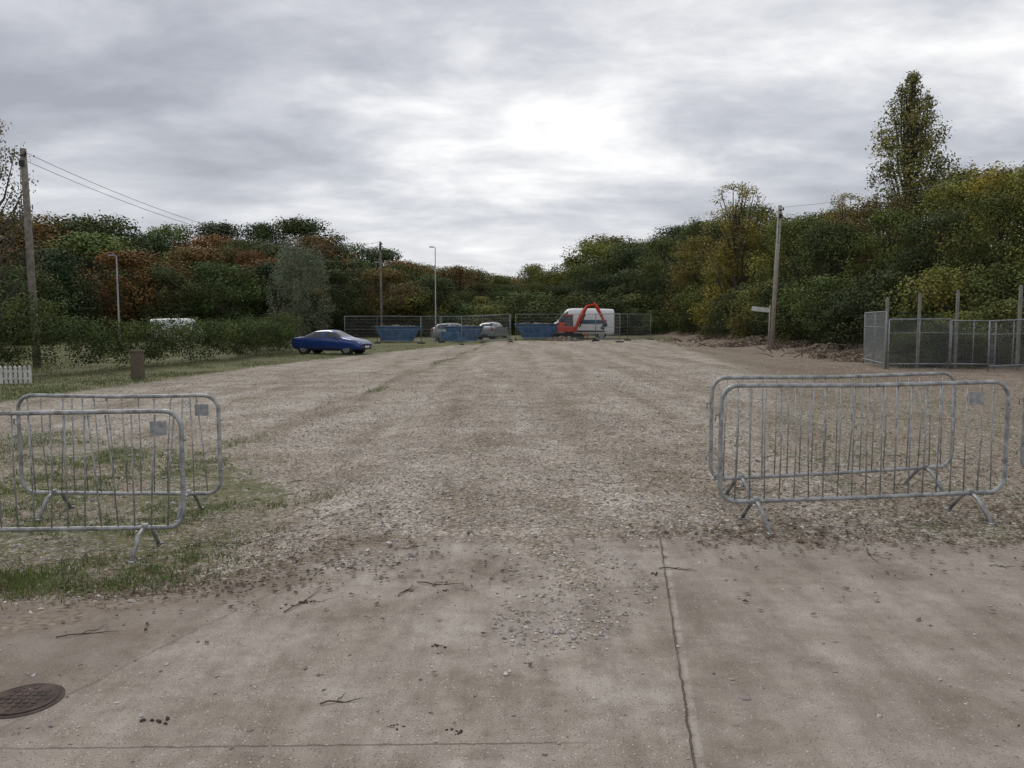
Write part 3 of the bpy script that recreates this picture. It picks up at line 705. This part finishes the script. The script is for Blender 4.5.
def loft_car(name,st,paint,wheels,wr,loc,yaw,scale=1.,glassbands=(),screens=(),extra=None,hw_wheel=.8):
    par=empty(name);me=bpy.data.meshes.new('body');V=[];Fc=[];M=[]
    ring=14
    for (x,zb,zl,zt,w,wt) in st:
        half=[(w*.55,zb),(w*.93,zb),(w*.995,zb+(zl-zb)*.25),(w,zb+(zl-zb)*.62),(w*.965,zl),(wt,zt-.035*(1 if zt-zl>.2 else .3)),(wt*.55,zt)]
        for (yy,zz) in half: V.append((x,yy,zz))
        for (yy,zz) in reversed(half): V.append((x,-yy,zz))
    ns=len(st)
    for i in range(ns-1):
        for j in range(ring):
            k=(j+1)%ring
            Fc.append((i*ring+j,(i+1)*ring+j,(i+1)*ring+k,i*ring+k))
            m=0
            if i in glassbands and j in(4,8): m=1
            if i in screens and j in(5,6,7): m=1
            if j in(13,): m=2
            M.append(m)
    Fc.append(tuple(range(ring)));M.append(0);Fc.append(tuple((ns-1)*ring+j for j in range(ring))[::-1]);M.append(0)
    me.from_pydata(V,[],Fc)
    for m in(paint,GLASS,DARK): me.materials.append(m)
    me.polygons.foreach_set('material_index',M);me.polygons.foreach_set('use_smooth',[True]*len(Fc));me.update()
    b=add_obj('body',me,parent=par);md=b.modifiers.new('s','SUBSURF');md.levels=2;md.render_levels=2
    mb=MB()
    for wx in wheels:
        for sg in(-1,1):
            yy=hw_wheel*sg
            mb.tube([(wx,yy-.24*sg,wr+.03),(wx,yy+.012*sg,wr+.03)],wr+.055,24,2)
            mb.tube([(wx,yy-.1*sg,wr),(wx,yy+.02*sg,wr),(wx,yy+.032*sg,wr)],[wr,wr,wr*.93],24,0)
            mb.tube([(wx,yy+.0*sg,wr),(wx,yy+.036*sg,wr)],wr*.66,20,1)
            for k in range(5):
                a=k*1.2566;mb.tube([(wx+math.cos(a)*wr*.2,yy+.041*sg,wr+math.sin(a)*wr*.2),(wx+math.cos(a)*wr*.6,yy+.038*sg,wr+math.sin(a)*wr*.6)],.012,4,2)
            mb.tube([(wx,yy+.03*sg,wr),(wx,yy+.048*sg,wr)],wr*.16,10,1)
    add_obj('wheels',mb.mesh('wheels',[TYRE,RIM,DARK]),parent=par)
    if extra:
        m2=MB();mats=extra(m2);add_obj('trim',m2.mesh('trim',mats),parent=par)
    par.location=(loc[0],loc[1],Hs(*loc));par.rotation_euler=(0,0,yaw);par.scale=(scale,)*3
    return par
coupe=[(-2.17,.50,.74,.80,.62,.5),(-2.14,.34,.86,.92,.76,.62),(-1.95,.24,.90,.965,.83,.68),(-1.52,.22,.93,.985,.86,.68),(-1.36,.22,.935,1.03,.865,.66),
 (-.82,.2,.94,1.30,.875,.57),(-.70,.2,.94,1.335,.875,.57),(-.12,.2,.935,1.375,.88,.575),(-.04,.2,.93,1.375,.88,.575),(.30,.2,.925,1.34,.88,.565),(.44,.2,.92,1.29,.88,.57),(1.0,.2,.90,1.0,.875,.64),(1.14,.2,.885,.94,.87,.66),(1.75,.22,.80,.85,.84,.62),(2.06,.26,.68,.735,.78,.55),(2.18,.34,.58,.63,.68,.48),(2.2,.42,.52,.56,.6,.44)]
def coupe_trim(m):
    for s in(-1,1):
        m.box((1.98,.60*s,.63),(.22,.26,.12),0,Matrix.Rotation(-.5*s,3,'Z'),bev=.04)
        m.box((-2.11,.60*s,.74),(.12,.30,.15),1,bev=.03)
        m.box((.72,.93*s,.95),(.14,.16,.11),3,bev=.04)
        m.box((-.02,.888*s,.36),(1.9,.012,.05),2)
        m.box((-.25,.892*s,.80),(.16,.02,.025),2)
        m.tube([(.52,.889*s,.30),(.50,.892*s,.88)],.005,4,2);m.tube([(-.62,.889*s,.30),(-.66,.892*s,.88)],.005,4,2)
    m.box((2.19,0,.52),(.05,.62,.12),2);m.box((2.2,0,.34),(.05,.9,.10),2);m.box((2.225,0,.43),(.012,.5,.10),4)
    m.box((-2.18,0,.66),(.012,.5,.11),4)
    return [LAMPC,LAMPR,DARK,CARBLUE,WHITEP]
loft_car('parked_car',coupe,CARBLUE,(-1.32,1.36),.315,(-9.5,42.0),math.radians(-17),.93,(4,5,6,8,9,10),(4,10),coupe_trim,.80)
hatch=[(-2.05,.45,.75,.95,.72,.6),(-2.0,.3,.95,1.05,.82,.68),(-1.85,.22,1.0,1.15,.86,.66),(-1.55,.2,1.0,1.40,.87,.60),(-1.4,.2,.99,1.46,.87,.60),(-.5,.2,.98,1.52,.88,.62),(-.42,.2,.98,1.52,.88,.62),(.35,.2,.96,1.48,.88,.61),(.5,.2,.95,1.42,.88,.62),(1.15,.2,.93,1.04,.87,.68),(1.3,.2,.92,.98,.87,.68),(1.85,.22,.82,.88,.83,.62),(2.05,.3,.65,.72,.75,.55),(2.1,.4,.55,.6,.65,.5)]
def h_trim(p):
    def f(m):
        for s in(-1,1):
            m.box((1.9,.62*s,.70),(.22,.26,.14),0,Matrix.Rotation(-.5*s,3,'Z'),bev=.04);m.box((-1.98,.68*s,.9),(.12,.2,.3),1,bev=.03);m.box((.85,.93*s,1.0),(.14,.16,.11),3,bev=.04)
        m.box((2.1,0,.5),(.04,.8,.14),2);return [LAMPC,LAMPR,DARK,p]
    return f
def hcar(p,x,y,yaw,nm='parked_car'): loft_car(nm,hatch,p,(-1.25,1.3),.31,(x,y),yaw,1.,(3,4,6,7,8),(2,3,8),h_trim(p),.80)
hcar(CARSIL,-5.0,69.5,math.radians(12));hcar(CARSIL,-1.7,71,math.radians(70))
van=[(-2.62,.50,1.25,2.05,.90,.80),(-2.6,.35,1.3,2.30,.95,.86),(-2.5,.3,1.3,2.36,.97,.86),(-1.2,.3,1.3,2.40,.98,.87),(.55,.3,1.3,2.42,.98,.87),(.65,.3,1.3,2.42,.98,.87),(1.05,.3,1.28,2.36,.98,.84),(1.2,.3,1.27,2.26,.98,.82),(1.85,.3,1.22,1.42,.97,.80),(1.98,.3,1.2,1.30,.96,.80),(2.4,.32,1.0,1.12,.92,.75),(2.55,.36,.8,.88,.85,.68),(2.6,.45,.65,.7,.75,.6)]
def van_trim(stripe):
    def f(m):
        for s in(-1,1):
            m.box((2.42,.70*s,.86),(.2,.26,.2),0,Matrix.Rotation(-.4*s,3,'Z'),bev=.05);m.box((-2.6,.86*s,1.1),(.08,.12,.4),1,bev=.02);m.box((1.5,1.06*s,1.42),(.12,.18,.28),2,bev=.03)
            m.box((-.3,.986*s,.62),(3.2,.014,.10),2)
            if stripe: m.box((-.9,.984*s,1.35),(2.2,.01,.32),3)
        m.box((2.6,0,.55),(.05,1.3,.22),2);return [LAMPC,LAMPR,DARK,BANNER]
    return f
loft_car('white_van',van,WHITEP,(-1.6,1.75),.34,(5.9,68.6),math.radians(176),1.08,(6,7),(7,),van_trim(True),.90)
loft_car('white_van',van,WHITEP,(-1.6,1.75),.34,(-24.9,60),math.radians(25),.80,(6,7),(7,),van_trim(False),.90)
def excavator(x,y,yaw):
    par=empty('mini_excavator');m=MB()
    for s in(-1,1):
        m.tube([(-1.0,.6*s-.16,.25),(-1.0,.6*s+.16,.25)],.25,16,1);m.tube([(1.0,.6*s-.16,.25),(1.0,.6*s+.16,.25)],.25,16,1);m.box((0,.6*s,.25),(2.0,.32,.49),1)
        for k in range(-3,4): m.box((k*.3,.6*s,.502),(.12,.36,.03),1)
    m.tube([(0,0,.4),(0,0,.62)],.4,16,1)
    m.box((-.2,0,.85),(1.7,1.35,.45),0,bev=.2);m.box((-.65,0,1.2),(.8,1.25,.35),0,bev=.15,taper=.9)
    m.box((-.05,.3,1.50),(.75,.7,.9),2,bev=.06,taper=.92);m.box((-.05,.3,1.99),(.8,.75,.08),0,bev=.06)
    add_obj('chassis',m.mesh('chassis',[REDP,TYRE,GLASS,WHITEP]),parent=par)
    m=MB()
    m.tube([(.55,-.1,.9),(1.05,-.1,2.05),(1.25,-.1,2.35)],[.13,.19,.17],4,0)
    m.tube([(1.15,-.1,2.25),(1.5,-.1,2.75),(2.15,-.1,2.85)],[.17,.15,.10],4,0)
    m.tube([(1.95,-.1,3.05),(2.25,-.1,2.7),(2.95,-.1,1.35)],[.08,.15,.08],4,0)
    m.tube([(.85,-.1,1.0),(1.35,-.1,2.1)],.06,8,1);m.tube([(1.35,-.1,2.9),(1.95,-.1,3.05)],.05,8,1)
    m.tube([(2.95,-.32,1.2),(2.95,.12,1.2)],.20,10,1);m.box((2.8,-.1,1.02),(.34,.48,.42),1,Matrix.Rotation(.5,3,'Y'),taper=.7)
    m.tube([(1.0,.0,.45),(1.45,0,.35)],.05,6,0);m.box((1.5,0,.3),(.08,1.3,.4),0)
    add_obj('boom',m.mesh('boom',[REDP,DARK]),parent=par)
    par.location=(x,y,Hs(x,y));par.rotation_euler=(0,0,yaw)
excavator(4.7,65.8,math.radians(-8))
def heap(name,x,y,r,h,mat,n=300,cs=.1):
    mb=MB()
    for i in range(n):
        a=random.random()*6.28;q=random.random()**.6;px,py=x+math.cos(a)*r*q,y+math.sin(a)*r*.7*q
        z=Hs(px,py)+h*(1-q)**.8*random.uniform(.3,1);s=cs*random.uniform(.4,1.5)
        R3=Matrix.Rotation(random.random()*6,3,'Z')@Matrix.Rotation(random.random()*2,3,'X')
        mb.box((px,py,z),(s,s*random.uniform(.5,1),s*random.uniform(.4,.8)),0,R3,taper=random.uniform(.5,.9))
    add_obj(name,mb.mesh(name,[mat]))
heap('rubble_heap',14.6,31,2.2,.4,SOIL,900,.10);heap('rubble_heap',15.0,38,1.8,.35,SOIL,400,.12)
heap('rubble_heap',3.9,61.5,1.6,.35,SOIL,260,.15);heap('rubble_heap',14.6,48,2.5,.4,SOIL,400,.16)
DEAD=simple('dead_wood',(.14,.10,.07),.9)
def branches(name,x,y,r,n):
    mb=MB()
    for i in range(n):
        a=random.random()*6.28;px,py=x+random.gauss(0,r),y+random.gauss(0,r*.8);L=random.uniform(.3,1.3);g=Hs(px,py)
        e=(px+math.cos(a)*L,py+math.sin(a)*L)
        mb.tube([(px,py,g+.03),((px+e[0])/2+random.gauss(0,.06),(py+e[1])/2,g+random.uniform(.1,.35)),(e[0],e[1],Hs(*e)+random.uniform(.0,.3))],[.022,.016,.006],5)
    add_obj(name,mb.mesh(name,[DEAD]))
branches('branch_heap',14.4,41,.9,60);branches('branch_heap',13.8,33,1.1,80);branches('branch_heap',13.6,47,1.5,70);branches('branch_heap',13.6,58,1.6,60)

# ---------------------------------------------------------------- sky / light / camera
w=NT('World',True);scene.world=w.id
tc=w.n('ShaderNodeTexCoord').outputs['Generated']
nm=w.n('ShaderNodeVectorMath',{0:tc},operation='NORMALIZE').outputs[0]
s3=w.n('ShaderNodeSeparateXYZ',{0:nm})
zc=w.m('MAXIMUM',s3.outputs[2],0.0);den=w.m('ADD',zc,.22)
u=w.m('DIVIDE',s3.outputs[0],den);v=w.m('DIVIDE',s3.outputs[1],den)
pv=w.n('ShaderNodeCombineXYZ',{0:w.m('MULTIPLY',u,.85),1:w.m('MULTIPLY',v,1.2),2:0.4}).outputs[0]
pv2=w.n('ShaderNodeVectorMath',{0:pv,1:(8.3,2.6,5)},operation='ADD').outputs[0]
na=w.noise(pv2,.8,2,.5,0.);nb=w.noise(pv2,2.1,8,.56,.2)
cl=w.m('ADD',w.m('MULTIPLY',na,.5),w.m('MULTIPLY',nb,.5))
col=w.ramp(cl,[(.38,(.35,.37,.42)),(.45,(.455,.475,.53)),(.51,(.58,.60,.65)),(.56,(.75,.765,.795)),(.62,(1.0,1.0,1.0))])
hz=w.mr(zc,.0,.22,.40,0.)
col=w.mix(hz,col,(.80,.815,.845))
sky=w.n('ShaderNodeTexSky',sky_type='NISHITA',sun_disc=False,sun_elevation=math.radians(48),sun_rotation=math.radians(-25))
cs=w.n('ShaderNodeVectorMath',{0:col,1:(10.9,10.8,10.7)},operation='MULTIPLY').outputs[0]
fin=w.mix(.95,sky.outputs[0],cs)
bg=w.n('ShaderNodeBackground',{'Color':fin,'Strength':.1});wo=w.n('ShaderNodeOutputWorld');w.t.links.new(bg.outputs[0],wo.inputs[0])
sl=bpy.data.lights.new('sun','SUN');sl.energy=1.25;sl.angle=math.radians(20);sl.color=(1,.94,.85)
so=bpy.data.objects.new('sun',sl);scene.collection.objects.link(so)
el,az=math.radians(48),math.radians(-25)
d=Vector((math.sin(az)*math.cos(el),math.cos(az)*math.cos(el),math.sin(el)))
so.rotation_euler=(-d).to_track_quat('-Z','Y').to_euler();so.location=(0,0,30)
cam=bpy.data.cameras.new('camera');cam.lens=28;cam.sensor_width=36;cam.clip_end=5000;cam.clip_start=.05
co=bpy.data.objects.new('camera',cam);scene.collection.objects.link(co);co.location=(0,0,1.6);co.rotation_euler=(math.radians(90-4.6),0,0)
scene.camera=co
print('objects',len(bpy.data.objects))
